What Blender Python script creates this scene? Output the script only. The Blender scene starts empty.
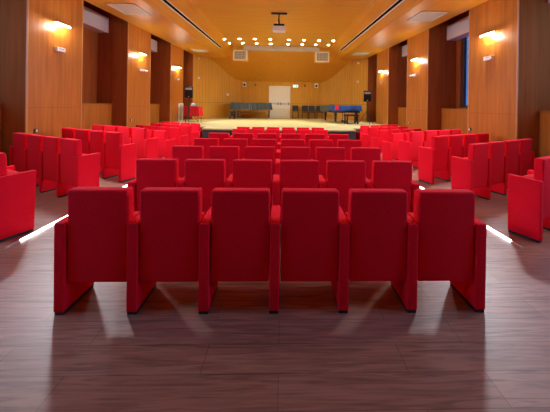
import bpy, bmesh, math, random
from mathutils import Vector, Matrix
random.seed(7)
C = bpy.context.scene.collection
SC = bpy.context.scene
R = math.radians
ORD = ['first', 'second', 'third', 'fourth', 'fifth', 'sixth', 'seventh', 'eighth']

# ------------------------------------------------------------------ materials
def new_mat(name):
    m = bpy.data.materials.new(name)
    m.use_nodes = True
    nt = m.node_tree
    b = nt.nodes['Principled BSDF']
    return m, nt, b

def plain(name, col, rough=0.5, metal=0.0, emit=None, estr=0.0, spec=0.5):
    m, nt, b = new_mat(name)
    # faint surface variation, so no surface is a dead flat tone
    tc = nt.nodes.new('ShaderNodeTexCoord')
    n = nt.nodes.new('ShaderNodeTexNoise'); n.inputs['Scale'].default_value = 35
    r = nt.nodes.new('ShaderNodeValToRGB')
    r.color_ramp.elements[0].position = 0.3; r.color_ramp.elements[1].position = 0.7
    r.color_ramp.elements[0].color = (*[c * 0.93 for c in col], 1)
    r.color_ramp.elements[1].color = (*[min(1, c * 1.05) for c in col], 1)
    nt.links.new(tc.outputs['Object'], n.inputs['Vector'])
    nt.links.new(n.outputs['Fac'], r.inputs['Fac'])
    nt.links.new(r.outputs['Color'], b.inputs['Base Color'])
    b.inputs['Roughness'].default_value = rough
    b.inputs['Metallic'].default_value = metal
    b.inputs['Specular IOR Level'].default_value = spec
    if emit:
        b.inputs['Emission Color'].default_value = (*emit, 1)
        b.inputs['Emission Strength'].default_value = estr
    return m

def wood(name, light, dark, scale, rough=0.35, flute=None, spec=0.4):
    """veneer; scale = noise frequency per axis (low along the grain)."""
    m, nt, b = new_mat(name)
    tc = nt.nodes.new('ShaderNodeTexCoord')
    mp = nt.nodes.new('ShaderNodeMapping'); mp.inputs['Scale'].default_value = scale
    n = nt.nodes.new('ShaderNodeTexNoise')
    n.inputs['Scale'].default_value = 1; n.inputs['Detail'].default_value = 6; n.inputs['Roughness'].default_value = 0.6
    r = nt.nodes.new('ShaderNodeValToRGB')
    r.color_ramp.elements[0].position = 0.32; r.color_ramp.elements[1].position = 0.68
    r.color_ramp.elements[0].color = (*dark, 1); r.color_ramp.elements[1].color = (*light, 1)
    nt.links.new(tc.outputs['Object'], mp.inputs['Vector'])
    nt.links.new(mp.outputs['Vector'], n.inputs['Vector'])
    nt.links.new(n.outputs['Fac'], r.inputs['Fac'])
    col = r.outputs['Color']
    if flute:                                   # vertical grooves of the acoustic boards
        w = nt.nodes.new('ShaderNodeTexWave'); w.bands_direction = 'X'
        w.inputs['Scale'].default_value = flute
        r2 = nt.nodes.new('ShaderNodeValToRGB')
        r2.color_ramp.elements[0].position = 0.0; r2.color_ramp.elements[0].color = (0.6, 0.55, 0.5, 1)
        r2.color_ramp.elements[1].position = 0.18; r2.color_ramp.elements[1].color = (1, 1, 1, 1)
        mx = nt.nodes.new('ShaderNodeMixRGB'); mx.blend_type = 'MULTIPLY'; mx.inputs['Fac'].default_value = 0.4
        nt.links.new(tc.outputs['Object'], w.inputs['Vector'])
        nt.links.new(w.outputs['Fac'], r2.inputs['Fac'])
        nt.links.new(col, mx.inputs['Color1']); nt.links.new(r2.outputs['Color'], mx.inputs['Color2'])
        col = mx.outputs['Color']
    nt.links.new(col, b.inputs['Base Color'])
    b.inputs['Roughness'].default_value = rough
    b.inputs['Specular IOR Level'].default_value = spec
    return m

def floor_material():
    m, nt, b = new_mat('floor_planks')
    tc = nt.nodes.new('ShaderNodeTexCoord')
    br = nt.nodes.new('ShaderNodeTexBrick')
    br.offset = 0.37; br.offset_frequency = 2
    br.inputs['Color1'].default_value = (0.300, 0.138, 0.090, 1)
    br.inputs['Color2'].default_value = (0.355, 0.178, 0.122, 1)
    br.inputs['Mortar'].default_value = (0.17, 0.084, 0.056, 1)
    br.inputs['Scale'].default_value = 1
    br.inputs['Mortar Size'].default_value = 0.0025
    br.inputs['Brick Width'].default_value = 1.25
    br.inputs['Row Height'].default_value = 0.19
    nt.links.new(tc.outputs['Object'], br.inputs['Vector'])
    mp = nt.nodes.new('ShaderNodeMapping'); mp.inputs['Scale'].default_value = (2.0, 34, 1)
    n = nt.nodes.new('ShaderNodeTexNoise'); n.inputs['Scale'].default_value = 1
    n.inputs['Detail'].default_value = 7; n.inputs['Distortion'].default_value = 1.4
    r = nt.nodes.new('ShaderNodeValToRGB')
    r.color_ramp.elements[0].position = 0.34; r.color_ramp.elements[0].color = (0.58, 0.53, 0.50, 1)
    r.color_ramp.elements[1].position = 0.60; r.color_ramp.elements[1].color = (1.10, 1.08, 1.06, 1)
    mx = nt.nodes.new('ShaderNodeMixRGB'); mx.blend_type = 'MULTIPLY'; mx.inputs['Fac'].default_value = 0.9
    nt.links.new(tc.outputs['Object'], mp.inputs['Vector'])
    nt.links.new(mp.outputs['Vector'], n.inputs['Vector'])
    nt.links.new(n.outputs['Fac'], r.inputs['Fac'])
    nt.links.new(br.outputs['Color'], mx.inputs['Color1'])
    nt.links.new(r.outputs['Color'], mx.inputs['Color2'])
    nt.links.new(mx.outputs['Color'], b.inputs['Base Color'])
    b.inputs['Roughness'].default_value = 0.42
    b.inputs['Specular IOR Level'].default_value = 0.5
    return m

def fabric(name, col, rough=0.95, sheen=0.0):
    m, nt, b = new_mat(name)
    tc = nt.nodes.new('ShaderNodeTexCoord')
    n = nt.nodes.new('ShaderNodeTexNoise'); n.inputs['Scale'].default_value = 160; n.inputs['Detail'].default_value = 3
    r = nt.nodes.new('ShaderNodeValToRGB')
    r.color_ramp.elements[0].position = 0.3; r.color_ramp.elements[1].position = 0.7
    r.color_ramp.elements[0].color = (*[c * 0.86 for c in col], 1)
    r.color_ramp.elements[1].color = (*[min(1, c * 1.12) for c in col], 1)
    nt.links.new(tc.outputs['Object'], n.inputs['Vector'])
    nt.links.new(n.outputs['Fac'], r.inputs['Fac'])
    nt.links.new(r.outputs['Color'], b.inputs['Base Color'])
    bp = nt.nodes.new('ShaderNodeBump'); bp.inputs['Strength'].default_value = 0.15; bp.inputs['Distance'].default_value = 0.002
    nt.links.new(n.outputs['Fac'], bp.inputs['Height'])
    nt.links.new(bp.outputs['Normal'], b.inputs['Normal'])
    b.inputs['Roughness'].default_value = rough
    b.inputs['Specular IOR Level'].default_value = 0.15
    if sheen:
        b.inputs['Sheen Weight'].default_value = sheen
        b.inputs['Sheen Tint'].default_value = (1.0, 0.25, 0.25, 1)
    return m

M = {}
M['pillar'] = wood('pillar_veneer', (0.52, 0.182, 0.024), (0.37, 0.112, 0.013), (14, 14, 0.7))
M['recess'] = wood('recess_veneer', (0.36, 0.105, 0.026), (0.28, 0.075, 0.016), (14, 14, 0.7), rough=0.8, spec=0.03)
M['trimwood'] = wood('edge_wood', (0.62, 0.31, 0.11), (0.54, 0.25, 0.085), (20, 20, 1))
M['ceiling'] = wood('ceiling_veneer', (0.72, 0.385, 0.034), (0.64, 0.315, 0.024), (0.6, 9, 9), rough=0.38)
M['soffit'] = wood('soffit_veneer', (0.70, 0.330, 0.026), (0.62, 0.270, 0.018), (9, 0.6, 9), rough=0.45, spec=0.5)
M['canopy'] = wood('canopy_veneer', (0.62, 0.285, 0.022), (0.57, 0.245, 0.018), (9, 0.8, 9), rough=0.4)
M['stagewall'] = wood('stage_wall_boards', (0.66, 0.345, 0.048), (0.56, 0.275, 0.032), (12, 12, 0.6), rough=0.62, spec=0.2, flute=2.6)
M['floor'] = floor_material()
M['stage'] = wood('stage_boards', (0.46, 0.395, 0.175), (0.42, 0.35, 0.145), (1.2, 16, 1), rough=0.45)
M['stagefront'] = plain('stage_front_black', (0.02, 0.02, 0.022), 0.7)
M['groove'] = plain('groove_dark', (0.05, 0.02, 0.01), 0.8)
M['red'] = fabric('seat_red_fabric', (0.78, 0.005, 0.021), sheen=0.05)
M['redcloth'] = fabric('red_table_cloth', (0.60, 0.02, 0.025))
M['black'] = plain('black_plastic', (0.012, 0.012, 0.014), 0.45)
M['blackmetal'] = plain('black_metal', (0.02, 0.02, 0.022), 0.35, 0.6)
M['white'] = plain('white_paint', (0.80, 0.80, 0.77), 0.4)
M['door'] = plain('door_cream_paint', (0.80, 0.80, 0.70), 0.45)
M['pelmet'] = plain('pelmet_plaster', (0.62, 0.52, 0.47), 0.8)
M['casegrey'] = plain('case_enamel', (0.50, 0.48, 0.42), 0.45)
M['grey'] = plain('grey_metal', (0.42, 0.42, 0.41), 0.4, 0.3)
M['ventgrey'] = plain('vent_slat_grey', (0.20, 0.17, 0.12), 0.5)
M['ventpale'] = plain('vent_panel_pale', (0.55, 0.50, 0.40), 0.5)
M['ventwhite'] = plain('vent_white', (0.78, 0.76, 0.68), 0.5)
M['baggrey'] = fabric('bag_grey_fabric', (0.20, 0.19, 0.19))
M['slotblack'] = plain('slot_black', (0.004, 0.004, 0.004), 0.95, spec=0.05)
M['alu'] = plain('aluminium', (0.75, 0.75, 0.75), 0.35, 0.8)
M['coverdark'] = fabric('dark_grey_cover', (0.048, 0.058, 0.054), rough=0.34)
M['coverolive'] = fabric('olive_grey_cover', (0.055, 0.052, 0.036), rough=0.8)
M['coverblue'] = fabric('blue_cover', (0.018, 0.048, 0.150), rough=0.45)
M['pianowood'] = wood('brown_piano_wood', (0.36, 0.15, 0.04), (0.26, 0.10, 0.03), (1, 12, 12))
M['sconce'] = plain('sconce_glow', (1, 1, 1), 0.5, emit=(1.0, 0.90, 0.70), estr=12)
M['lamp'] = plain('downlight_glow', (1, 1, 1), 0.5, emit=(1.0, 0.88, 0.62), estr=22)
M['led'] = plain('led_glow', (1, 1, 1), 0.5, emit=(0.95, 0.97, 1.0), estr=7)
M['exit'] = plain('exit_sign_glow', (0.5, 0.8, 0.75), 0.5, emit=(0.45, 0.85, 0.72), estr=0.7)
M['signgreen'] = plain('sign_green', (0.02, 0.35, 0.18), 0.5)
M['grit'] = plain('dark_window_frame', (0.06, 0.05, 0.05), 0.5)
def pane_mat(name, tint):  # tint is added to dim the daylight per window, not a colour of the glass
    m = bpy.data.materials.new(name); m.use_nodes = True; nt = m.node_tree; nt.nodes.clear()
    out = nt.nodes.new('ShaderNodeOutputMaterial'); mx = nt.nodes.new('ShaderNodeMixShader')
    tr = nt.nodes.new('ShaderNodeBsdfTransparent'); tr.inputs['Color'].default_value = (*tint, 1)
    gl = nt.nodes.new('ShaderNodeBsdfGlossy'); gl.inputs['Roughness'].default_value = 0.02
    mx.inputs['Fac'].default_value = 0.05
    nt.links.new(tr.outputs['BSDF'], mx.inputs[1]); nt.links.new(gl.outputs['BSDF'], mx.inputs[2])
    nt.links.new(mx.outputs['Shader'], out.inputs['Surface'])
    return m
M['glass'] = pane_mat('window_glass', (0.27, 0.30, 0.33))
M['halffilm'] = pane_mat('window_glass_tinted', (0.60, 0.64, 0.68))
M['film'] = pane_mat('window_glass_sun_film', (0.075, 0.092, 0.11))  # strongest dimming, added to keep daylight out of the recesses nearer the stage

# ------------------------------------------------------------------ mesh builder
class MB:
    def __init__(self): self.bm = bmesh.new()
    def box(self, lo, hi, bev=0.0, seg=2, mat=None):
        t = bmesh.new()
        bmesh.ops.create_cube(t, size=1)
        c = [(lo[i] + hi[i]) / 2 for i in range(3)]; d = [abs(hi[i] - lo[i]) for i in range(3)]
        for v in t.verts: v.co = Vector((c[0] + v.co.x * d[0], c[1] + v.co.y * d[1], c[2] + v.co.z * d[2]))
        if bev: bmesh.ops.bevel(t, geom=t.edges[:], offset=bev, segments=seg, profile=0.6, affect='EDGES')
        self._take(t, mat); return self
    def hexa(self, pts, bev=0.0, seg=2, mat=None):
        """pts: 4 bottom (ccw) + 4 top."""
        t = bmesh.new(); v = [t.verts.new(p) for p in pts]
        for f in ((3, 2, 1, 0), (4, 5, 6, 7), (0, 1, 5, 4), (1, 2, 6, 5), (2, 3, 7, 6), (3, 0, 4, 7)): t.faces.new([v[i] for i in f])
        if bev: bmesh.ops.bevel(t, geom=t.edges[:], offset=bev, segments=seg, profile=0.6, affect='EDGES')
        bmesh.ops.recalc_face_normals(t, faces=t.faces[:])
        self._take(t, mat); return self
    def prism(self, pts, z0, z1, bev=0.0, mat=None):
        t = bmesh.new(); n = len(pts)
        a = [t.verts.new((p[0], p[1], z0)) for p in pts]; c = [t.verts.new((p[0], p[1], z1)) for p in pts]
        t.faces.new(a[::-1]); t.faces.new(c)
        for i in range(n): t.faces.new((a[i], a[(i + 1) % n], c[(i + 1) % n], c[i]))
        if bev: bmesh.ops.bevel(t, geom=[e for e in t.edges], offset=bev, segments=2, profile=0.6, affect='EDGES')
        bmesh.ops.recalc_face_normals(t, faces=t.faces[:])
        self._take(t, mat); return self
    def rod(self, p, q, r, r2=None, seg=12, mat=None):
        p, q = Vector(p), Vector(q); d = q - p
        t = bmesh.new()
        bmesh.ops.create_cone(t, cap_ends=True, segments=seg, radius1=r, radius2=r if r2 is None else r2, depth=d.length)
        mt = Matrix.Translation((p + q) / 2) @ d.to_track_quat('Z', 'Y').to_matrix().to_4x4()
        bmesh.ops.transform(t, matrix=mt, verts=t.verts[:])
        self._take(t, mat); return self
    def quad(self, *pts):
        self.bm.faces.new([self.bm.verts.new(p) for p in pts]); return self
    def _take(self, t, mat):
        if mat is not None: bmesh.ops.transform(t, matrix=mat, verts=t.verts[:])
        me = bpy.data.meshes.new('tmp'); t.to_mesh(me); t.free()
        self.bm.from_mesh(me); bpy.data.meshes.remove(me)
    def build(self, name, m, parent=None, smooth=False):
        me = bpy.data.meshes.new(name); self.bm.to_mesh(me); self.bm.free()
        me.materials.append(M[m])
        if smooth:
            for p in me.polygons: p.use_smooth = True
        o = bpy.data.objects.new(name, me); C.objects.link(o)
        if parent: o.parent = parent
        return o

def thing(name, label, cat, loc=(0, 0, 0), rz=0.0, group=None):
    o = bpy.data.objects.new(name, None); C.objects.link(o)
    o.location = loc; o.rotation_euler = (0, 0, rz)
    o.empty_display_size = 0.1
    return tag(o, label, cat, group)

def tag(o, label, cat, group=None):
    o['label'] = label; o['category'] = cat
    if group: o['group'] = group
    return o

def struct(o):
    o['kind'] = 'structure'; return o

def dup(root, loc, rz, label, group=None, drop=()):
    r = root.copy(); C.objects.link(r); r.location = loc; r.rotation_euler = (0, 0, rz); r['label'] = label
    if group: r['group'] = group
    for ch in list(root.children):
        if ch.name.split('.')[0] in drop or ch.get('extra'): continue
        c = ch.copy(); C.objects.link(c); c.parent = r
        for gch in list(ch.children):
            d = gch.copy(); C.objects.link(d); d.parent = c
    return r

# ------------------------------------------------------------------ dimensions (metres, the photographer at x=0, y=0)
EYE = 1.60
XC = -0.10                      # centre line of the hall
XL, XR = -5.45, 5.25            # pillar faces
DEEP = 1.04                     # depth of the window recesses
PIL = [(-1.50, -0.02), (2.04, 3.52), (5.57, 7.08), (9.10, 10.65), (12.55, 14.10)]
Y0, YE = -3.4, 13.9             # hall back, end of the side beams
ZLOW = -0.17                    # lower floor level towards the stage
ZS = 0.66                       # stage height
YB = 18.4                       # stage back wall
RISE = 0.025
def side(s): return 'red-table' if s < 0 else 'blue-piano'
def face(s): return XL if s < 0 else XR
def dz(y): return -RISE * (YE - y)

# ------------------------------------------------------------------ floor
f = MB()
hi = [(-6.7, 8.05), (-5.5, 7.85), (XC - 3.1, 6.72), (XC + 3.1, 6.72), (5.3, 7.85), (6.6, 8.05)]
bm = f.bm
top = [bm.verts.new((x, y, 0)) for x, y in [(-6.7, Y0), (6.6, Y0)] + hi[::-1]]
bm.faces.new(top)
st = [bm.verts.new((x, y, 0)) for x, y in hi]; sb = [bm.verts.new((x, y, ZLOW)) for x, y in hi]
for i in range(len(hi) - 1): bm.faces.new((st[i], st[i + 1], sb[i + 1], sb[i]))
lo = [bm.verts.new((x, y, ZLOW)) for x, y in hi + [(6.6, 15.0), (-6.7, 15.0)]]
bm.faces.new(lo)
bmesh.ops.recalc_face_normals(bm, faces=bm.faces[:])
struct(f.build('floor', 'floor'))

# ------------------------------------------------------------------ stage
apron = [(-6.5, 12.3), (-5.35, 11.85), (-3.16, 10.72), (-3.10, 9.98), (-2.2, 9.80), (-1.0, 9.72), (0.9, 9.72), (2.0, 9.80), (2.92, 9.98), (2.98, 10.72), (5.15, 11.85), (6.3, 12.3)]
stage_plan = apron + [(6.3, 19.0), (-6.5, 19.0)]
st_o = struct(MB().prism(stage_plan, ZS - 0.05, ZS).build('stage', 'stage'))
fr = MB()
for (a, b_) in zip(apron, apron[1:]):
    fr.quad((a[0], a[1] + 0.02, -0.3), (b_[0], b_[1] + 0.02, -0.3), (b_[0], b_[1] + 0.02, ZS - 0.05), (a[0], a[1] + 0.02, ZS - 0.05))
fr.build('stage_front', 'stagefront', st_o)

# ------------------------------------------------------------------ side walls: pillars, recesses with windows
win_no = 0
for s in (-1, 1):
    xf = face(s); xo = xf + s * DEEP
    def X(a, b_): return (min(a, b_), max(a, b_))
    wall = MB()
    gaps = [(Y0, PIL[0][0])] + [(PIL[i][1], PIL[i + 1][0]) for i in range(4)] + [(PIL[4][1], 15.75)]
    for gi, (a, b_) in enumerate(gaps):
        x0, x1 = X(xo, xo + s * 0.22)
        if (s > 0 and gi in (1, 2, 3, 4)) or (s < 0 and gi in (1, 2)):
            if s < 0: wa, wb = a + 0.25, b_ - 0.40
            else: wa, wb = a + (0.55 if gi > 2 else 0.25), b_ - 0.22
            zb, zt = 1.62, 4.20
            wall.box((x0, a, -0.3), (x1, b_, zb)).box((x0, a, zt), (x1, b_, 5.05))
            wall.box((x0, a, zb), (x1, wa, zt)).box((x0, wb, zb), (x1, b_, zt))
            win_no += 1
            fx0, fx1 = X(xo + s * 0.08, xo + s * 0.14)
            w = MB()
            for yy in (wa, wb - 0.06, (wa + wb) / 2 - 0.03): w.box((fx0, yy, zb), (fx1, yy + 0.06, zt))
            for zz in (zb, zt - 0.06): w.box((fx0, wa, zz), (fx1, wb, zz + 0.06))
            wo = struct(w.build('window_%d' % win_no, 'grit'))
            gx0, gx1 = X(xo + s * 0.105, xo + s * 0.113)
            MB().box((gx0, wa + 0.02, zb + 0.02), (gx1, wb - 0.02, zt - 0.02)).build('pane', 'halffilm' if gi < 2 else ('film' if gi > 2 else 'glass'), wo)
            if gi > 2: continue
            L = bpy.data.lights.new('daylight_portal', 'AREA'); L.shape = 'RECTANGLE'; L.size = wb - wa; L.size_y = zt - zb
            L.cycles.is_portal = True
            lo_ = bpy.data.objects.new('daylight_portal', L); C.objects.link(lo_)
            lo_.location = (xo + s * 0.2, (wa + wb) / 2, (zb + zt) / 2); lo_.rotation_euler = (R(90), 0, R(90) if s > 0 else R(-90))
        else:
            wall.box((x0, a, -0.3), (x1, b_, 5.05))
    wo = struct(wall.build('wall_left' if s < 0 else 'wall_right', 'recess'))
    for (a, b_) in PIL:
        x0, x1 = X(xf, xo + s * 0.1); c0, c1 = X(xf + s * 0.02, xo)
        e = 0.0
        p = MB()
        # veneer faces on the room side, redder returns inside the recess
        v0, v1 = X(xf, xf + s * 0.02)
        p.box((v0, a + 0.03, 1.468), (v1, b_ - 0.03, 4.75)); p.box((v0, a + 0.03, -0.3), (v1, b_ - 0.03, 1.460))
        p.build('pillar_facing', 'pillar', wo)
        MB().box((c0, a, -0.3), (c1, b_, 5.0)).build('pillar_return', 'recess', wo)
        for yy in (a, b_ - 0.03):
            MB().box((v0 - (0.004 if s > 0 else 0), yy, -0.3), (v1 + (0.004 if s < 0 else 0), yy + 0.03, 4.75)).build('edge_trim', 'trimwood', wo)
    for gi, (a, b_) in enumerate(gaps[:-1]):
        if gi == 0: continue
        x0, x1 = X(xo - s * 0.52, xo)
        MB().box((x0, a, -0.3), (x1, b_, 1.53)).box((x0 - (0.02 if s > 0 else 0), a, 1.538), (x1 + (0.02 if s < 0 else 0), b_, 1.57)).build('parapet', 'pillar', wo)
        x0, x1 = X(xo - s * 0.37, xo)
        MB().box((x0, a, 4.10 + dz(b_) * 0.6), (x1, b_, 4.62 + dz(b_) * 0.6)).build('pelmet', 'pelmet', wo)

# hall back wall (behind the photographer)
struct(MB().box((-6.7, Y0 - 0.15, -0.1), (6.5, Y0, 5.05)).build('wall_back', 'pillar'))

# ------------------------------------------------------------------ ceiling
prof = [(-5.35, 4.55), (-3.72, 4.55), (-2.85, 5.00)]
prof = prof + [(-x, z) for x, z in prof[::-1]]
YM = 15.15                      # where the middle of the ceiling stops, before the stage
def sweep(idx, y0, y1):
    m_ = MB()
    for i in idx:
        (xa, za), (xb, zb) = prof[i], prof[i + 1]
        m_.quad((XC + xa, y0, za + dz(y0)), (XC + xb, y0, zb + dz(y0)), (XC + xb, y1, zb + dz(y1)), (XC + xa, y1, za + dz(y1)))
    return m_
ce = struct(sweep([2], Y0, YM).build('ceiling', 'ceiling'))
for i in (0, 4): sweep([i], Y0, 17.2).build('side_soffit', 'soffit', ce)
for i in (1, 3): sweep([i], Y0, 17.2).build('beam_fascia', 'soffit', ce)
for s in (-1, 1):
    xf = face(s); xo = xf + s * (DEEP + 0.22)
    m_ = MB()
    m_.quad((xf, Y0, 4.55 + dz(Y0)), (xf, 17.2, 4.55 + dz(17.2)), (xf, 17.2, 5.02), (xf, Y0, 5.02))
    m_.quad((xf, Y0, 5.02), (xf, 16.4, 5.02), (xo, 16.4, 5.02), (xo, Y0, 5.02))
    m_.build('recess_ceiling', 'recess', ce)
    # drop header carrying the air grille
    x0, x1 = sorted((XC + s * 2.0, XC + s * 2.88))
    MB().box((x0, YM, 4.17), (x1, YM + 0.25, 5.2)).build('drop_header', 'ceiling', ce)
# canopy over the stage
def zcan(y): return 3.25 + 0.87 * (18.4 - y)
MB().quad((-6.6, 16.0, zcan(16.0)), (6.5, 16.0, zcan(16.0)), (6.5, 18.7, zcan(18.7)), (-6.6, 18.7, zcan(18.7))).build('stage_canopy', 'canopy', ce)
MB().quad((-6.6, YM - 0.1, 5.60), (6.5, YM - 0.1, 5.60), (6.5, 16.1, 5.60), (-6.6, 16.1, 5.60)).quad((-6.6, YM, 5.02), (6.5, YM, 5.02), (6.5, YM, 5.61), (-6.6, YM, 5.61)).build('canopy_lid', 'ceiling', ce)

# ------------------------------------------------------------------ stage wall (curved corners)
half = [(5.36, 15.55), (5.02, 16.25), (4.62, 16.90), (4.10, 17.42), (3.72, 17.86), (3.30, 18.20), (2.90, 18.36)]
plan = [(XC - x, y) for x, y in half] + [(XC + x, y) for x, y in half[::-1]]
DX0, DX1, DZ1 = -0.97, 0.57, 2.97
sw = MB()
def wq(p, q, z0, z1): sw.quad((p[0], p[1], z0), (q[0], q[1], z0), (q[0], q[1], z1), (p[0], p[1], z1))
for p, q in zip(plan, plan[1:]):
    if p[0] < -2 and q[0] > 2:
        zt = 5.2
        wq(p, (DX0, p[1]), ZS, zt); wq((DX1, p[1]), q, ZS, zt); wq((DX0, p[1]), (DX1, p[1]), DZ1, zt)
    else: wq(p, q, ZS, 5.2)
wf = struct(sw.build('wall_front', 'stagewall'))
YW = 18.36
for s in (-1, 1):      # end returns beside the last recess
    x0, x1 = sorted((XC + s * 5.34, XC + s * 6.7))
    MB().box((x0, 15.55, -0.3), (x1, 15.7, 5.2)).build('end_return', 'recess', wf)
tr = MB()
for p, q in zip(plan, plan[1:]):
    if p[0] < -2 and q[0] > 2:
        for a, b_ in ((p[0], DX0), (DX1, q[0])): tr.box((a, p[1] - 0.006, 1.70), (b_, p[1] + 0.004, 1.712))
    else:
        d = (Vector((q[0], q[1], 0)) - Vector((p[0], p[1], 0))); n = Vector((d.y, -d.x, 0)).normalized() * 0.006
        tr.quad((p[0] + n.x, p[1] + n.y, 1.70), (q[0] + n.x, q[1] + n.y, 1.70), (q[0] + n.x, q[1] + n.y, 1.712), (p[0] + n.x, p[1] + n.y, 1.712))
tr.build('dado_groove', 'groove', wf)

# double door
dr = struct(MB().box((DX0, YW - 0.02, DZ1 - 0.07), (DX1, YW + 0.06, DZ1)).box((DX0, YW - 0.02, ZS), (DX0 + 0.06, YW + 0.06, DZ1 - 0.07)).box((DX1 - 0.06, YW - 0.02, ZS), (DX1, YW + 0.06, DZ1 - 0.07)).build('door_1', 'door'))
mid = (DX0 + DX1) / 2
MB().box((DX0 - 0.05, YW + 0.055, ZS - 0.05), (DX1 + 0.05, YW + 0.12, DZ1 + 0.05)).build('door_backing', 'door', dr)  # added unseen panel, blocks sky light leaking in around the leaves
for a, b_ in ((DX0 + 0.06, mid - 0.004), (mid + 0.004, DX1 - 0.06)):
    lf = MB().box((a, YW, ZS + 0.01), (b_, YW + 0.05, DZ1 - 0.075)).build('door_leaf', 'door', dr)
    MB().box((a + 0.05, YW - 0.06, 1.675), (b_ - 0.05, YW - 0.04, 1.70)).build('push_bar', 'grey', lf)
for xx in (mid - 0.13, mid + 0.07, DX1 - 0.16):
    MB().box((xx, YW - 0.08, 1.60), (xx + 0.045, YW, 1.80), 0.01).build('handle', 'black', dr)

# ------------------------------------------------------------------ auditorium seats
W = 0.54
def build_seat():
    t = thing('auditorium_seat', '', 'seat')
    # backrest: leaning slightly, rounded
    MB().hexa([(-0.223, 0.022, 0.24), (0.223, 0.022, 0.24), (0.223, 0.135, 0.24), (-0.223, 0.135, 0.24),
               (-0.223, 0.006, 0.965), (0.223, 0.006, 0.965), (0.223, 0.100, 0.965), (-0.223, 0.100, 0.965)], 0.020, 3).build('backrest', 'red', t, True)
    MB().hexa([(-0.215, 0.135, 0.30), (0.215, 0.135, 0.30), (0.215, 0.235, 0.30), (-0.215, 0.235, 0.30),
               (-0.215, 0.125, 0.70), (0.215, 0.125, 0.70), (0.215, 0.265, 0.70), (-0.215, 0.265, 0.70)], 0.025, 3).build('seat_cushion', 'red', t, True)
    def panel(x, extra=False):
        p = MB().hexa([(x - 0.039, 0.004, 0.025), (x + 0.039, 0.004, 0.025), (x + 0.039, 0.325, 0.025), (x - 0.039, 0.325, 0.025),
                       (x - 0.039, 0.0, 0.712), (x + 0.039, 0.0, 0.712), (x + 0.039, 0.335, 0.725), (x - 0.039, 0.335, 0.725)], 0.012, 3).build('arm_panel', 'red', t, True)
        ft = MB().box((x - 0.034, 0.014, 0.0), (x + 0.034, 0.315, 0.03)).build('foot', 'black', p)
        if extra: p['extra'] = 1
        return p
    panel(-W / 2); panel(W / 2, True)
    for o in t.children:
        pass
    return t
proto = build_seat()
for o in proto.children:
    md = o.modifiers  # shade with sharp creases kept by the bevels
used = [False]
def ext(child): return child.get('extra')
extra_panel = [c for c in proto.children if c.get('extra')][0]
def place(x, y, z, rz, label, group, last_left=False, last_right=False, zs=1.0):
    r = dup(proto, (x, y, z), rz, label, group)
    if last_right:
        c = extra_panel.copy(); C.objects.link(c); c.parent = r
        d = extra_panel.children[0].copy(); C.objects.link(d); d.parent = c
        if 'extra' in c: del c['extra']
    r.scale = (1, 1, zs)
    return r

# centre block: rows of six; (y, z, pitch row number)
centre_rows = [(1.942, 0.0), (2.89, 0.0), (3.83, 0.0), (4.77, -0.01), (5.71, -0.01), (8.40, ZLOW), (9.20, ZLOW)]
for k, (y, z) in enumerate(centre_rows):
    if k < 5:
        row = 'back row' if k == 0 else ORD[k] + ' row from the back'
    else:
        row = 'second row from the stage' if k == 5 else 'front row against the stage'
    for j in range(6):
        if j == 0: which = 'end seat on the red-table side'
        elif j == 5: which = 'end seat on the blue-piano side'
        else: which = ORD[j] + ' seat from the red-table side'
        place(XC + (0.06 if k == 0 else (0.04 if k < 5 else 0.055)) + (j - 2.5) * (W - 0.004 if k == 0 else W), y, z, 0, 'red auditorium seat, centre %s, %s' % (row, which), 'red seats of the centre block', last_right=(j == 5), zs=0.975 if k == 0 else 1.0)

# side blocks: eight angled rows of four, counted from the stage
side_y = [2.98, 4.12, 5.20, 6.16, 7.22, 8.22, 9.22, 10.12]
ANG = R(25)
for s in (-1, 1):
    for k, y in enumerate(side_y):
        z = 0.0 if k < 4 else ZLOW
        rz = ANG if s > 0 else -ANG
        n = 1 if k == 0 else 4
        fromstage = 8 - k
        row = 'front row by the stage' if fromstage == 1 else ('row farthest from the stage' if fromstage == 8 else '%s row from the stage' % ORD[fromstage - 1])
        for j in range(n):
            # aisle end of the row at |x| = 3.2; unit vector along the row away from the aisle
            ux, uy = s * math.cos(ANG), math.sin(ANG)
            if k == 0: y = 2.96
            px = XC + 0.055 + (0.0 if k else (0.03 if s < 0 else -0.035)) + s * 3.20 + ux * W * (j + 0.5); py = y + uy * W * (j + 0.5)
            if n == 1: which = 'aisle seat'
            else: which = ('aisle seat', 'second from the aisle', 'third from the aisle', 'end seat by the wall')[j]
            which = '%s, %s' % (which, row)
            if s < 0:
                # the prototype keeps its panel on its own -x side; the aisle seat closes the row on +x
                place(px, py, z, rz, 'red seat on the red-table side, ' + which, 'angled red seats on the red-table side', last_right=(j == 0), zs=1.03)
            else:
                place(px, py, z, rz, 'red seat on the blue-piano side, ' + which, 'angled red seats on the blue-piano side', last_right=(j == n - 1), zs=1.03)
# remove the template
for c in list(proto.children):
    for d in list(c.children): bpy.data.objects.remove(d)
    bpy.data.objects.remove(c)
bpy.data.objects.remove(proto)

# ------------------------------------------------------------------ LED aisle strips
for s in (-1, 1):
    x = XC + s * 2.86
    t = thing('light_strip', 'white LED floor strip along the aisle edge on the %s side' % side(s), 'floor light', (x, 2.95, 0), 0, 'glowing strips along the two aisles')
    MB().box((-0.012, -0.12, 0.0), (0.012, 3.7, 0.022)).build('profile', 'alu', t)
    a, b_ = sorted((-s * 0.012, -s * 0.016))
    MB().box((a, 0.03, 0.004), (b_, 3.68, 0.012)).box((-0.006, 0.03, 0.022), (0.006, 3.68, 0.024)).build('diffuser', 'led', t)

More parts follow.
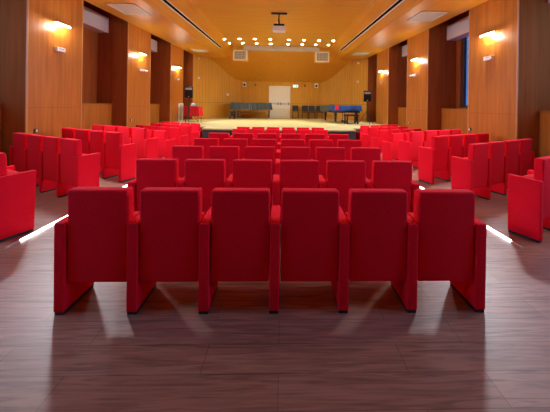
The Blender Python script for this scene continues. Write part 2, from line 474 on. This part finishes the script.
# ------------------------------------------------------------------ sconces, little boxes and sockets on the pillars
def sconce(s, i, label):
    yc = (PIL[i][0] + PIL[i][1]) / 2; x = face(s); d = -s
    t = thing('sconce', label, 'wall lamp', (x, yc, 3.46), 0, 'lit bar lamps on the pillars')
    MB().box((0 if d > 0 else -0.02, -0.06, -0.03), (0.02 if d > 0 else 0, 0.06, 0.03), 0.004).build('wall_plate', 'alu', t)
    MB().rod((d * 0.01, 0, 0), (d * 0.10, 0, 0.0), 0.009).build('arm', 'alu', t)
    MB().box((min(d * 0.05, d * 0.15), -0.22, 0.022), (max(d * 0.05, d * 0.15), 0.22, 0.027)).build('shade', 'blackmetal', t)
    MB().rod((d * 0.10, -0.22, 0), (d * 0.10, 0.22, 0), 0.015).build('lamp_tube', 'sconce', t)
    L = bpy.data.lights.new('sconce_light', 'POINT'); L.energy = SCONCE_W; L.color = (1.0, 0.92, 0.78); L.shadow_soft_size = 0.05
    o = bpy.data.objects.new('sconce_light', L); C.objects.link(o); o.parent = t; o.location = (d * 0.17, 0, -0.05)
    L = bpy.data.lights.new('sconce_throw', 'AREA'); L.shape = 'RECTANGLE'; L.size = 0.10; L.size_y = 0.55; L.energy = THROW_W * (0.12 if i == 1 else 1); L.color = (0.82, 0.89, 1.0); L.spread = R(125)
    o = bpy.data.objects.new('sconce_throw', L); C.objects.link(o); o.parent = t; o.location = (d * 0.17, 0, -0.01); o.rotation_euler = (0, R(-52 if d < 0 else 52) * -1, 0)
    return t
SCONCE_W = 10
THROW_W = 52
names = {4: 'pillar beside the stage', 3: 'second pillar from the stage', 2: 'third pillar from the stage', 1: 'fourth pillar from the stage'}
for s in (-1, 1):
    for i in (1, 2, 3, 4):
        sconce(s, i, 'lit bar wall lamp on the %s, %s side' % (names[i], side(s)))
    for i in (2, 3, 4):
        yc = (PIL[i][0] + PIL[i][1]) / 2; x = face(s); d = -s
        t = thing('control_box', 'small white box below the lamp on the %s, %s side' % (names[i], side(s)), 'wall box', (x, yc, 2.86), 0, 'small white boxes on the pillars')
        w = 0.11 if i == 2 else (0.13 if i == 3 else 0.06)
        MB().box((min(0, d * 0.09), -w, -0.05), (max(0, d * 0.09), w, 0.05), 0.008).build('housing', 'white', t)
        MB().box((min(d * 0.03, d * 0.094), -w * 0.8, 0.01), (max(d * 0.03, d * 0.094), w * 0.6, 0.035)).build('display', 'grey', t)
        if i == 3:
            MB().box((min(0, d * 0.10), 0.18, -0.025), (max(0, d * 0.10), 0.40, 0.035), 0.01).build('side_module', 'white', t)
for s, i, y, z in ((-1, 2, 5.78, 0.95), (-1, 3, 9.33, 0.98), (1, 2, 6.98, 1.00), (1, 3, 10.4, 0.95)):
    x = face(s); d = -s
    t = thing('socket', 'small black and white socket, foot of the %s, %s side' % (names[i], side(s)), 'socket', (x, y, z), 0, 'sockets at the foot of the pillars')
    MB().box((min(0, d * 0.012), -0.045, -0.045), (max(0, d * 0.012), 0.045, 0.045), 0.004).build('cover_plate', 'black', t)
    MB().box((min(0, d * 0.02), 0.0, -0.03), (max(0, d * 0.02), 0.035, 0.03)).build('insert', 'white', t)

# ------------------------------------------------------------------ ceiling fittings
def zceil(x, y):
    a = abs(x - XC)
    return (5.00 if a <= 2.85 else 5.00 - (a - 2.85) / 0.87 * 0.45) + dz(y)
SPOT_W = 50
rows = [(13.15, [223.6, 239, 254, 269.4, 288, 302.9, 318.2, 332.7], 'row towards the seats'), (14.2, [228.7, 242, 256, 270, 287.3, 301.3, 314.8, 328], 'row above the screen case')]
for (y, pxs, rl) in rows:
    for j, px in enumerate(pxs):
        x = (px - 282.4) / 255 * y; z = zceil(x, y)
        t = thing('downlight', 'round ceiling spotlight, %s from the red-table side, %s' % (ORD[j], rl), 'ceiling light', (x, y, z), 0, 'ceiling spotlights before the stage')
        ring = MB().rod((0, 0, -0.012), (0, 0, 0.02), 0.088, 0.092, 20).build('ring', 'alu', t)
        MB().rod((0, 0, -0.016), (0, 0, 0.0), 0.070, 0.070, 20).build('lens', 'lamp', t)
        L = bpy.data.lights.new('spot', 'SPOT'); L.energy = SPOT_W; L.color = (1.0, 0.86, 0.62); L.spot_size = R(88); L.spot_blend = 0.9; L.shadow_soft_size = 0.08
        o = bpy.data.objects.new('spot', L); C.objects.link(o); o.parent = t; o.location = (0, 0, -0.05); o.rotation_euler = (R(8), 0, 0)

# projector hung from the ceiling
py, pxx = 9.1, -0.16
zc = zceil(pxx, py)
t = thing('projector', 'white projector hanging from a dark bracket in the middle of the ceiling', 'projector', (pxx, py, zc))
MB().box((-0.28, -0.06, -0.04), (0.28, 0.06, 0.0)).build('mount_plate', 'blackmetal', t)
MB().rod((0, 0, -0.02), (-0.01, 0, -0.24), 0.022).rod((-0.01, 0, -0.22), (0.01, 0, -0.46), 0.03).build('mount_pole', 'blackmetal', t)
MB().box((-0.19, -0.14, -0.50), (0.19, 0.14, -0.42), 0.01).build('mount_cradle', 'blackmetal', t)
bd = MB().box((-0.23, -0.17, -0.66), (0.23, 0.17, -0.50), 0.02).build('body', 'white', t)
MB().rod((0.1, 0.16, -0.58), (0.1, 0.20, -0.58), 0.045).build('lens_ring', 'black', bd)

# roll-down screen case
t = thing('screen_case', 'long white roll-down screen case across the ceiling before the stage', 'screen case', (XC, 14.95, 0))
MB().box((-2.2, -0.09, 4.80), (2.2, 0.09, 5.02), 0.012).build('case', 'casegrey', t)
MB().box((-2.2, -0.07, 4.765), (2.2, 0.05, 4.795)).build('bottom_bar', 'grey', t)

def grille(name, label, cx, cy, cz, w, h, group):
    t = thing(name, label, 'air vent', (cx, cy, cz), 0, group)
    fr = MB()
    for a in ((-w / 2, -h / 2, -w / 2 + 0.05, h / 2), (w / 2 - 0.05, -h / 2, w / 2, h / 2), (-w / 2, -h / 2, w / 2, -h / 2 + 0.05), (-w / 2, h / 2 - 0.05, w / 2, h / 2)):
        fr.box((a[0], -0.03, a[1]), (a[2], 0.0, a[3]))
    fr.build('frame', 'ventwhite', t)
    MB().box((-w / 2 + 0.04, -0.008, -h / 2 + 0.04), (w / 2 - 0.04, -0.002, h / 2 - 0.04)).build('backing', 'ventgrey', t)
    sl = MB(); n = 9
    for i in range(n):
        x = -w / 2 + 0.07 + (w - 0.14) * i / (n - 1)
        sl.box((x - 0.013, -0.026, -h / 2 + 0.04), (x + 0.013, -0.008, h / 2 - 0.04))
    for i in range(5):
        z = -h / 2 + 0.09 + (h - 0.18) * i / 4
        sl.box((-w / 2 + 0.04, -0.022, z - 0.008), (w / 2 - 0.04, -0.008, z + 0.008))
    sl.build('grid', 'ventpale', t)
for s in (-1, 1):
    grille('air_vent', 'square grey air grille beside the screen case, %s side' % side(s), XC + s * 2.44, YM - 0.001, 4.51, 0.80, 0.60, 'air grilles facing the hall')

# flat vent panels lying in the soffits, and the long slots in the sloping beams
def zunder(a, y): return (4.55 if a >= 3.72 else 4.55 + (3.72 - a) / 0.87 * 0.45) + dz(y)
def slab(m_, s, b0, b1, q0, q1, off):
    P = [(b0, q0), (b1, q0), (b1, q1), (b0, q1)]
    if s < 0: P = P[::-1]
    lowp = [(XC + s * b, y, zunder(b, y) - off) for b, y in P]; upp = [(x, y, z + off + 0.01) for x, y, z in lowp]
    m_.hexa(lowp + upp)
for s in (-1, 1):
    for k, (y0, y1) in enumerate(((7.28, 8.17), (13.8, 14.65))):
        a0, a1 = 4.10, 4.90
        pos = 'far from' if k == 0 else 'close to'
        t = thing('ceiling_vent', 'pale square vent panel in the side ceiling %s the stage, %s side' % (pos, side(s)), 'ceiling vent', (0, 0, 0), 0, 'pale vent panels in the side ceilings')
        m_ = MB(); slab(m_, s, a0, a1, y0, y1, 0.010); m_.build('panel', 'ventpale', t)
        m_ = MB()
        for b0, b1, q0, q1 in ((a0, a0 + .05, y0, y1), (a1 - .05, a1, y0, y1), (a0, a1, y0, y0 + .05), (a0, a1, y1 - .05, y1)): slab(m_, s, b0, b1, q0, q1, 0.02)
        m_.build('frame', 'ventwhite', t)
        m_ = MB()
        for i in range(9):
            b_ = a0 + 0.1 + (a1 - a0 - 0.2) * i / 8
            slab(m_, s, b_ - 0.008, b_ + 0.008, y0 + 0.06, y1 - 0.06, 0.016)
        m_.build('grid', 'ventwhite', t)
    t = thing('slot_diffuser', 'long black air slot with white edges in the ceiling beam, %s side' % side(s), 'air slot', (0, 0, 0), 0, 'long slots in the two ceiling beams')
    m_ = MB(); slab(m_, s, 3.385, 3.415, 0.5, 14.3, 0.012); slab(m_, s, 3.295, 3.31, 0.5, 14.3, 0.010); m_.build('frame', 'ventwhite', t)
    m_ = MB(); slab(m_, s, 3.31, 3.385, 0.5, 14.28, 0.004); m_.build('slot', 'slotblack', t)

# ------------------------------------------------------------------ fittings on the stage wall
t = thing('exit_sign', 'glowing pale green exit sign beside the white double door', 'exit sign', (0.93, YW - 0.03, 2.98))
MB().box((-0.19, -0.04, -0.10), (0.19, 0.03, 0.10), 0.008).build('housing', 'white', t)
MB().box((-0.17, -0.045, -0.085), (0.17, -0.04, 0.085)).build('face', 'exit', t)
MB().box((0.03, -0.049, -0.05), (0.11, -0.045, 0.055)).rod((-0.06, -0.046, 0.045), (-0.06, -0.049, 0.045), 0.02).box((-0.09, -0.049, -0.05), (-0.045, -0.045, 0.02)).build('pictogram', 'signgreen', t)
for s, x in ((-1, -2.72), (1, 2.42)):
    t = thing('loudspeaker', 'small white square loudspeaker high on the stage wall, %s side' % side(s), 'speaker', (x, YW - 0.01, 3.03), 0, 'small loudspeakers on the stage wall')
    MB().box((-0.12, -0.14, -0.16), (0.12, 0.0, 0.16), 0.015).build('cabinet', 'white', t)
    MB().rod((0, -0.135, -0.02), (0, -0.15, -0.02), 0.085).build('cone', 'black', t)
for s, x in ((-1, -1.95), (1, 1.62)):
    t = thing('spot_detector', 'tiny dark detector on the stage wall, %s side of the white door' % side(s), 'detector', (x, YW, 3.02), 0, 'tiny detectors on the stage wall')
    MB().box((-0.06, -0.05, -0.07), (0.06, 0.0, 0.07), 0.01).build('body', 'black', t)
    MB().rod((0, -0.05, 0), (0, -0.065, 0), 0.03).build('lens', 'grey', t)
def wall_y(x):
    for p, q in zip(plan, plan[1:]):
        if p[0] <= x <= q[0]: return p[1] + (q[1] - p[1]) * (x - p[0]) / (q[0] - p[0])
for s, a, z, w, nm in ((-1, 5.13, 4.42, .05, 'upper'), (-1, 5.13, 3.21, .06, 'lower'), (1, 4.97, 4.38, .05, 'upper'), (1, 4.97, 3.18, .06, 'lower')):
    x = XC + s * a
    t = thing('smoke_detector', '%s small white round detector on the stage side wall, %s side' % (nm, side(s)), 'detector', (x, wall_y(x) - 0.01, z), 0, 'white detectors on the stage side walls')
    MB().rod((0, 0, 0), (0, -0.06, 0), w + 0.02, w, 14).build('body', 'white', t)
    MB().rod((0, -0.06, 0), (0, -0.075, 0), w * 0.4, w * 0.3, 10).build('lens', 'grey', t)
x = XC - 3.72
t = thing('control_switch', 'small white switch box on the curved stage wall above the covered piano', 'switch', (x, wall_y(x) - 0.01, 2.28), R(70))
MB().box((-0.10, -0.05, -0.08), (0.10, 0.03, 0.08), 0.01).build('cover_plate', 'white', t)
MB().box((-0.05, -0.06, -0.03), (0.05, -0.05, 0.03)).build('rocker', 'ventwhite', t)
# tall white louvred panel at the foot of the pillar
t = thing('radiator_panel', 'tall narrow white louvred panel on the pillar behind the red-draped table', 'panel', (XL + 0.006, 13.75, ZS + 0.001))
MB().box((0, -0.27, 0.0), (0.06, 0.27, 0.95), 0.008).build('casing', 'white', t)
m_ = MB()
for i in range(14): m_.box((0.058, -0.22, 0.08 + i * 0.06), (0.068, 0.22, 0.11 + i * 0.06))
m_.build('louvre', 'ventgrey', t)

# ------------------------------------------------------------------ loudspeakers on stands
def speaker_set(x, y, zb, s):
    where = 'red-draped table' if s < 0 else 'blue-covered grand piano'
    t = thing('stage_speaker', 'black loudspeaker raised on a tripod by the %s' % where, 'speaker', (x, y, zb), R(-14 * s), 'loudspeakers on tripods')
    MB().hexa([(-0.20, -0.19, 0), (0.20, -0.19, 0), (0.15, 0.17, 0), (-0.15, 0.17, 0), (-0.20, -0.19, 0.57), (0.20, -0.19, 0.57), (0.15, 0.17, 0.57), (-0.15, 0.17, 0.57)], 0.02).build('cabinet', 'black', t)
    MB().box((-0.17, -0.20, 0.03), (0.17, -0.185, 0.36), 0.006).build('grille', 'blackmetal', t)
    MB().box((-0.15, -0.205, 0.40), (0.15, -0.185, 0.50), 0.01).build('horn', 'grey', t)
    MB().rod((0, -0.2, 0.07), (0, -0.207, 0.07), 0.022).build('badge', 'alu', t)
    t = thing('speaker_stand', 'black tripod stand carrying the loudspeaker by the %s' % where, 'stand', (x, y, ZS), 0, 'tripod stands of the loudspeakers')
    h = zb - ZS
    MB().rod((0, 0, 0.18), (0, 0, h), 0.022).build('pole', 'blackmetal', t)
    MB().rod((0, 0, 0.62), (0, 0, 0.72), 0.035).build('collar', 'blackmetal', t)
    for k in range(3):
        a = R(30 + 120 * k)
        c, q = math.cos(a), math.sin(a)
        l = MB().rod((c * 0.02, q * 0.02, 0.66), (c * 0.46, q * 0.46, 0.015), 0.013).build('leg', 'blackmetal', t)
        MB().rod((0, 0, 0.24), (c * 0.27, q * 0.27, 0.29), 0.009).build('brace', 'blackmetal', l)
speaker_set(-4.62, 12.75, 1.88, -1)
speaker_set(4.44, 13.25, 1.84, 1)

# ------------------------------------------------------------------ red-draped table with a folded grey thing on it
def drape(name, m, parent, outline, zt, zb, wave=0.025, n=6, top=True, flare=0.04):
    """cloth over an outline: flat top plus a rippled skirt."""
    pts = []
    for (a, b_) in zip(outline, outline[1:] + outline[:1]):
        d = math.hypot(b_[0] - a[0], b_[1] - a[1]); k = max(2, int(d / 0.05))
        for i in range(k): pts.append((a[0] + (b_[0] - a[0]) * i / k, a[1] + (b_[1] - a[1]) * i / k))
    cx = sum(p[0] for p in pts) / len(pts); cy = sum(p[1] for p in pts) / len(pts)
    m_ = MB(); bm = m_.bm; rings = []
    for lv in range(n + 1):
        u = lv / n; ring = []
        for i, (x, y) in enumerate(pts):
            dx, dy = x - cx, y - cy; L = math.hypot(dx, dy) or 1
            o = u * (flare + wave * math.sin(i * 1.05 + 0.8 * math.sin(i * 0.31)))
            zz = zt + (zb - zt) * u - u * 0.012 * math.sin(i * 0.21 + 1)
            ring.append(bm.verts.new((x + dx / L * o, y + dy / L * o, zz)))
        rings.append(ring)
    N = len(pts)
    for a, b_ in zip(rings, rings[1:]):
        for i in range(N): bm.faces.new((a[i], a[(i + 1) % N], b_[(i + 1) % N], b_[i]))
    if top: bm.faces.new(rings[0])
    bmesh.ops.recalc_face_normals(bm, faces=bm.faces[:])
    return m_.build(name, m, parent, False)

tx, ty = -4.64, 13.45
t = thing('folding_table', 'small table on black folding legs under the red cloth on the stage', 'table', (tx, ty, ZS))
MB().box((-0.35, -0.3, 0.76), (0.35, 0.3, 0.79)).build('table_top', 'grey', t)
for sx in (-1, 1):
    for sy in (-1, 1):
        l = MB().rod((sx * 0.29, sy * 0.25, 0.77), (sx * 0.33, sy * 0.26, 0.0), 0.014).build('leg', 'blackmetal', t)
    MB().rod((sx * 0.315, -0.26, 0.25), (sx * 0.315, 0.26, 0.25), 0.01).build('cross_bar', 'blackmetal', t)
cl = drape('tablecloth', 'redcloth', None, [(-0.37, -0.32), (0.37, -0.32), (0.37, 0.32), (-0.37, 0.32)], 0.797, 0.30, 0.03)
cl.location = (tx, ty, ZS); tag(cl, 'red cloth draped over the small table behind the tripod loudspeaker', 'tablecloth')
hb = thing('handbag', 'small grey bag lying on the red-draped table', 'bag', (tx + 0.02, ty, ZS + 0.799))
MB().hexa([(-0.17, -0.1, 0), (0.19, -0.1, 0), (0.19, 0.1, 0), (-0.19, 0.1, 0), (-0.13, -0.05, 0.15), (0.13, -0.05, 0.15), (0.13, 0.05, 0.15), (-0.13, 0.05, 0.15)], 0.03).build('body', 'baggrey', hb, True)
m_ = MB()
for i in range(8):
    a, b_ = math.pi * i / 8, math.pi * (i + 1) / 8
    m_.rod((0.1 * math.cos(a), 0, 0.13 + 0.06 * math.sin(a)), (0.1 * math.cos(b_), 0, 0.13 + 0.06 * math.sin(b_)), 0.01, seg=8)
m_.build('strap', 'black', hb)

# ------------------------------------------------------------------ pianos
def piano_leg(x, y, h, root, m='black'):
    l = MB().hexa([(x - 0.04, y - 0.04, 0.07), (x + 0.04, y - 0.04, 0.07), (x + 0.04, y + 0.04, 0.07), (x - 0.04, y + 0.04, 0.07),
                   (x - 0.065, y - 0.065, h), (x + 0.065, y - 0.065, h), (x + 0.065, y + 0.065, h), (x - 0.065, y + 0.065, h)], 0.008).build('leg', m, root)
    MB().rod((x - 0.02, y, 0.035), (x + 0.02, y, 0.035), 0.035).box((x - 0.02, y - 0.02, 0.03), (x + 0.02, y + 0.02, 0.08)).build('castor', 'alu', l)

# long piano under a dark cover, side on, near the stage wall
t = thing('grand_piano', 'long brown piano under a dark grey cover standing against the stage wall', 'piano', (-2.03, 17.15, ZS))
t.scale = (0.94, 1, 1)
k_out = [(-1.36, -0.55), (-0.9, -0.6), (1.0, -0.42), (1.32, -0.28), (1.36, 0.05), (1.2, 0.40), (-0.4, 0.62), (-1.36, 0.62)]
MB().prism(k_out, 0.55, 0.98, 0.01).build('case', 'pianowood', t)
co = drape('cover', 'coverdark', t, [(x * 1.02, y * 1.04) for x, y in k_out], 1.07, 0.62, 0.075)
piano_leg(-1.15, -0.40, 0.56, t); piano_leg(-1.05, 0.42, 0.56, t); piano_leg(1.22, -0.02, 0.56, t)
ly = MB().rod((-0.92, -0.3, 0.12), (-0.92, -0.3, 0.56), 0.025).rod((-0.78, -0.3, 0.12), (-0.78, -0.3, 0.56), 0.025).box((-1.0, -0.4, 0.08), (-0.7, -0.22, 0.15), 0.01).build('pedal_lyre', 'black', t)
MB().rod((-0.8, -0.2, 0.40), (1.0, -0.15, 0.40), 0.04).build('brace_beam', 'pianowood', t)
t = thing('stool', 'dark round stool pushed in at the keyboard end of the brown covered piano', 'stool', (-3.22, 16.45, ZS))
MB().rod((0, 0, 0.42), (0, 0, 0.50), 0.19, 0.17, 20).build('seat', 'black', t)
for k in range(4):
    a = R(45 + 90 * k)
    MB().rod((0.06 * math.cos(a), 0.06 * math.sin(a), 0.42), (0.2 * math.cos(a), 0.2 * math.sin(a), 0.0), 0.018).build('leg', 'black', t)
MB().rod((0, 0, 0.16), (0, 0, 0.42), 0.035).build('screw', 'blackmetal', t)

# grand piano with the blue cover
ang = math.atan2(0.30, 1.21)
t = thing('grand_piano', 'black grand piano with a blue keyboard cover at the stage edge', 'piano', (3.47, 13.75, ZS), ang)
out = [(-0.74, -0.12), (0.74, -0.12), (0.74, 0.75), (0.66, 1.15), (0.35, 1.45), (0.05, 1.75), (-0.18, 2.05), (-0.45, 2.15), (-0.68, 2.0), (-0.74, 1.7)]
MB().prism(out, 0.58, 0.94, 0.012).build('case', 'black', t)
MB().box((-0.70, -0.26, 0.58), (0.70, -0.10, 0.66), 0.01).build('key_bed', 'black', t)
drape('rear_cover', 'coverolive', t, [(-0.765, 0.50), (0.765, 0.50), (0.765, 0.77), (0.68, 1.18), (0.37, 1.48), (0.07, 1.78), (-0.16, 2.08), (-0.45, 2.18), (-0.70, 2.03), (-0.765, 1.7)], 0.965, 0.60, 0.012, flare=0.012)
drape('front_cover', 'coverblue', t, [(-0.77, -0.28), (0.77, -0.28), (0.77, 0.52), (-0.77, 0.52)], 0.985, 0.69, 0.016, flare=0.02)
piano_leg(-0.62, 0.02, 0.58, t); piano_leg(0.62, 0.02, 0.58, t); piano_leg(-0.45, 1.75, 0.58, t)
MB().rod((-0.07, 0.3, 0.12), (-0.07, 0.3, 0.58), 0.02).rod((0.07, 0.3, 0.12), (0.07, 0.3, 0.58), 0.02).box((-0.14, 0.2, 0.07), (0.14, 0.36, 0.15), 0.01).build('pedal_lyre', 'black', t)
rc = MB()
for i in range(7):
    u0, u1 = i / 7, (i + 1) / 7
    w0 = 0.07 + 0.04 * u0; w1 = 0.07 + 0.04 * u1
    g0 = 0.012 * math.sin(i * 1.7); g1 = 0.012 * math.sin((i + 1) * 1.7)
    rc.hexa([(-w1, -0.03 + g1, 1.0 - 0.28 * u1), (w1, -0.03 - g1, 1.0 - 0.28 * u1), (w1, -0.012 - g1, 1.0 - 0.28 * u1), (-w1, -0.012 + g1, 1.0 - 0.28 * u1),
             (-w0, -0.03 + g0, 1.0 - 0.28 * u0), (w0, -0.03 - g0, 1.0 - 0.28 * u0), (w0, -0.012 - g0, 1.0 - 0.28 * u0), (-w0, -0.012 + g0, 1.0 - 0.28 * u0)])
rc = rc.build('red_scarf', 'redcloth')
rc.location = (2.84, 13.24, ZS); rc.rotation_euler = (0, 0, ang)
tag(rc, 'small red cloth hanging over the corner of the blue-covered piano', 'cloth')
t = thing('piano_bench', 'black piano bench pushed under the blue-covered keyboard', 'bench', (3.66, 13.42, ZS), ang)
MB().box((-0.36, -0.17, 0.42), (0.36, 0.17, 0.50), 0.02).build('seat', 'black', t)
for sx in (-1, 1):
    for sy in (-1, 1):
        MB().box((sx * 0.30 - 0.03, sy * 0.13 - 0.03, 0), (sx * 0.30 + 0.03, sy * 0.13 + 0.03, 0.43)).build('leg', 'black', t)
    MB().rod((sx * 0.30, -0.13, 0.18), (sx * 0.30, 0.13, 0.18), 0.015).build('stretcher', 'black', t)
    MB().rod((sx * 0.38, 0, 0.44), (sx * 0.42, 0, 0.44), 0.03).build('knob', 'black', t)

# ------------------------------------------------------------------ stage chairs
t0 = thing('stacking_chair', '', 'chair', (0, 0, 0), 0, 'black chairs in a row on the stage')
MB().hexa([(-0.225, 0.19, 0.53), (0.225, 0.19, 0.53), (0.225, 0.23, 0.53), (-0.225, 0.23, 0.53), (-0.215, 0.24, 0.93), (0.215, 0.24, 0.93), (0.215, 0.275, 0.93), (-0.215, 0.275, 0.93)], 0.015).build('backrest', 'black', t0)
MB().box((-0.20, -0.22, 0.46), (0.20, 0.20, 0.51), 0.015).build('seat', 'black', t0)
for sx in (-1, 1):
    MB().rod((sx * 0.19, -0.19, 0.47), (sx * 0.205, -0.23, 0.0), 0.013).build('leg', 'blackmetal', t0)
    MB().rod((sx * 0.19, 0.18, 0.47), (sx * 0.205, 0.24, 0.0), 0.013).build('leg', 'blackmetal', t0)
    MB().rod((sx * 0.18, 0.18, 0.47), (sx * 0.17, 0.24, 0.62), 0.012).build('back_post', 'blackmetal', t0)
cl_ = ['black chair on the stage, alone beside the white door', 'black chair on the stage, second from the white door',
       'black chair on the stage, third from the white door', 'black chair on the stage, last of the row beside the blue-covered piano']
for j, px in enumerate((295.6, 305.4, 312.2, 319.8)):
    y = 17.75; x = (px - 282.4) / 255 * y
    if j == 0: t0.location = (x, y, ZS); t0['label'] = cl_[0]
    else: dup(t0, (x, y, ZS), 0, cl_[j])

# ------------------------------------------------------------------ daylight
w = bpy.data.worlds.new('sky'); SC.world = w; w.use_nodes = True
bg = w.node_tree.nodes['Background']
bg.inputs['Color'].default_value = (0.33, 0.54, 1.0, 1); bg.inputs['Strength'].default_value = 19.0

# ------------------------------------------------------------------ camera (level, shifted down like the perspective-corrected photo)
cam = bpy.data.cameras.new('camera'); co = bpy.data.objects.new('camera', cam); C.objects.link(co)
cam.sensor_fit = 'HORIZONTAL'; cam.sensor_width = 36; cam.lens = 255 / 550 * 36
cam.shift_x = -14.0 / 550; cam.shift_y = -(206 - 105.2) / 550
cam.clip_start = 0.05; cam.clip_end = 200
rot = Matrix.Rotation(R(-1.5), 4, 'Z') @ Matrix.Rotation(R(90), 4, 'X') @ Matrix.Rotation(R(0.85), 4, 'Z')
co.matrix_world = Matrix.Translation((0, 0, EYE)) @ rot
SC.camera = co

vs = SC.view_settings
vs.view_transform = 'Standard'; vs.look = 'None'; vs.gamma = 1; vs.use_curve_mapping = False
vs.exposure = 1.33
SC.cycles.use_denoising = True
SC.cycles.max_bounces = 10; SC.cycles.diffuse_bounces = 6
SC.cycles.sample_clamp_indirect = 6
SC.cycles.caustics_reflective = False; SC.cycles.caustics_refractive = False
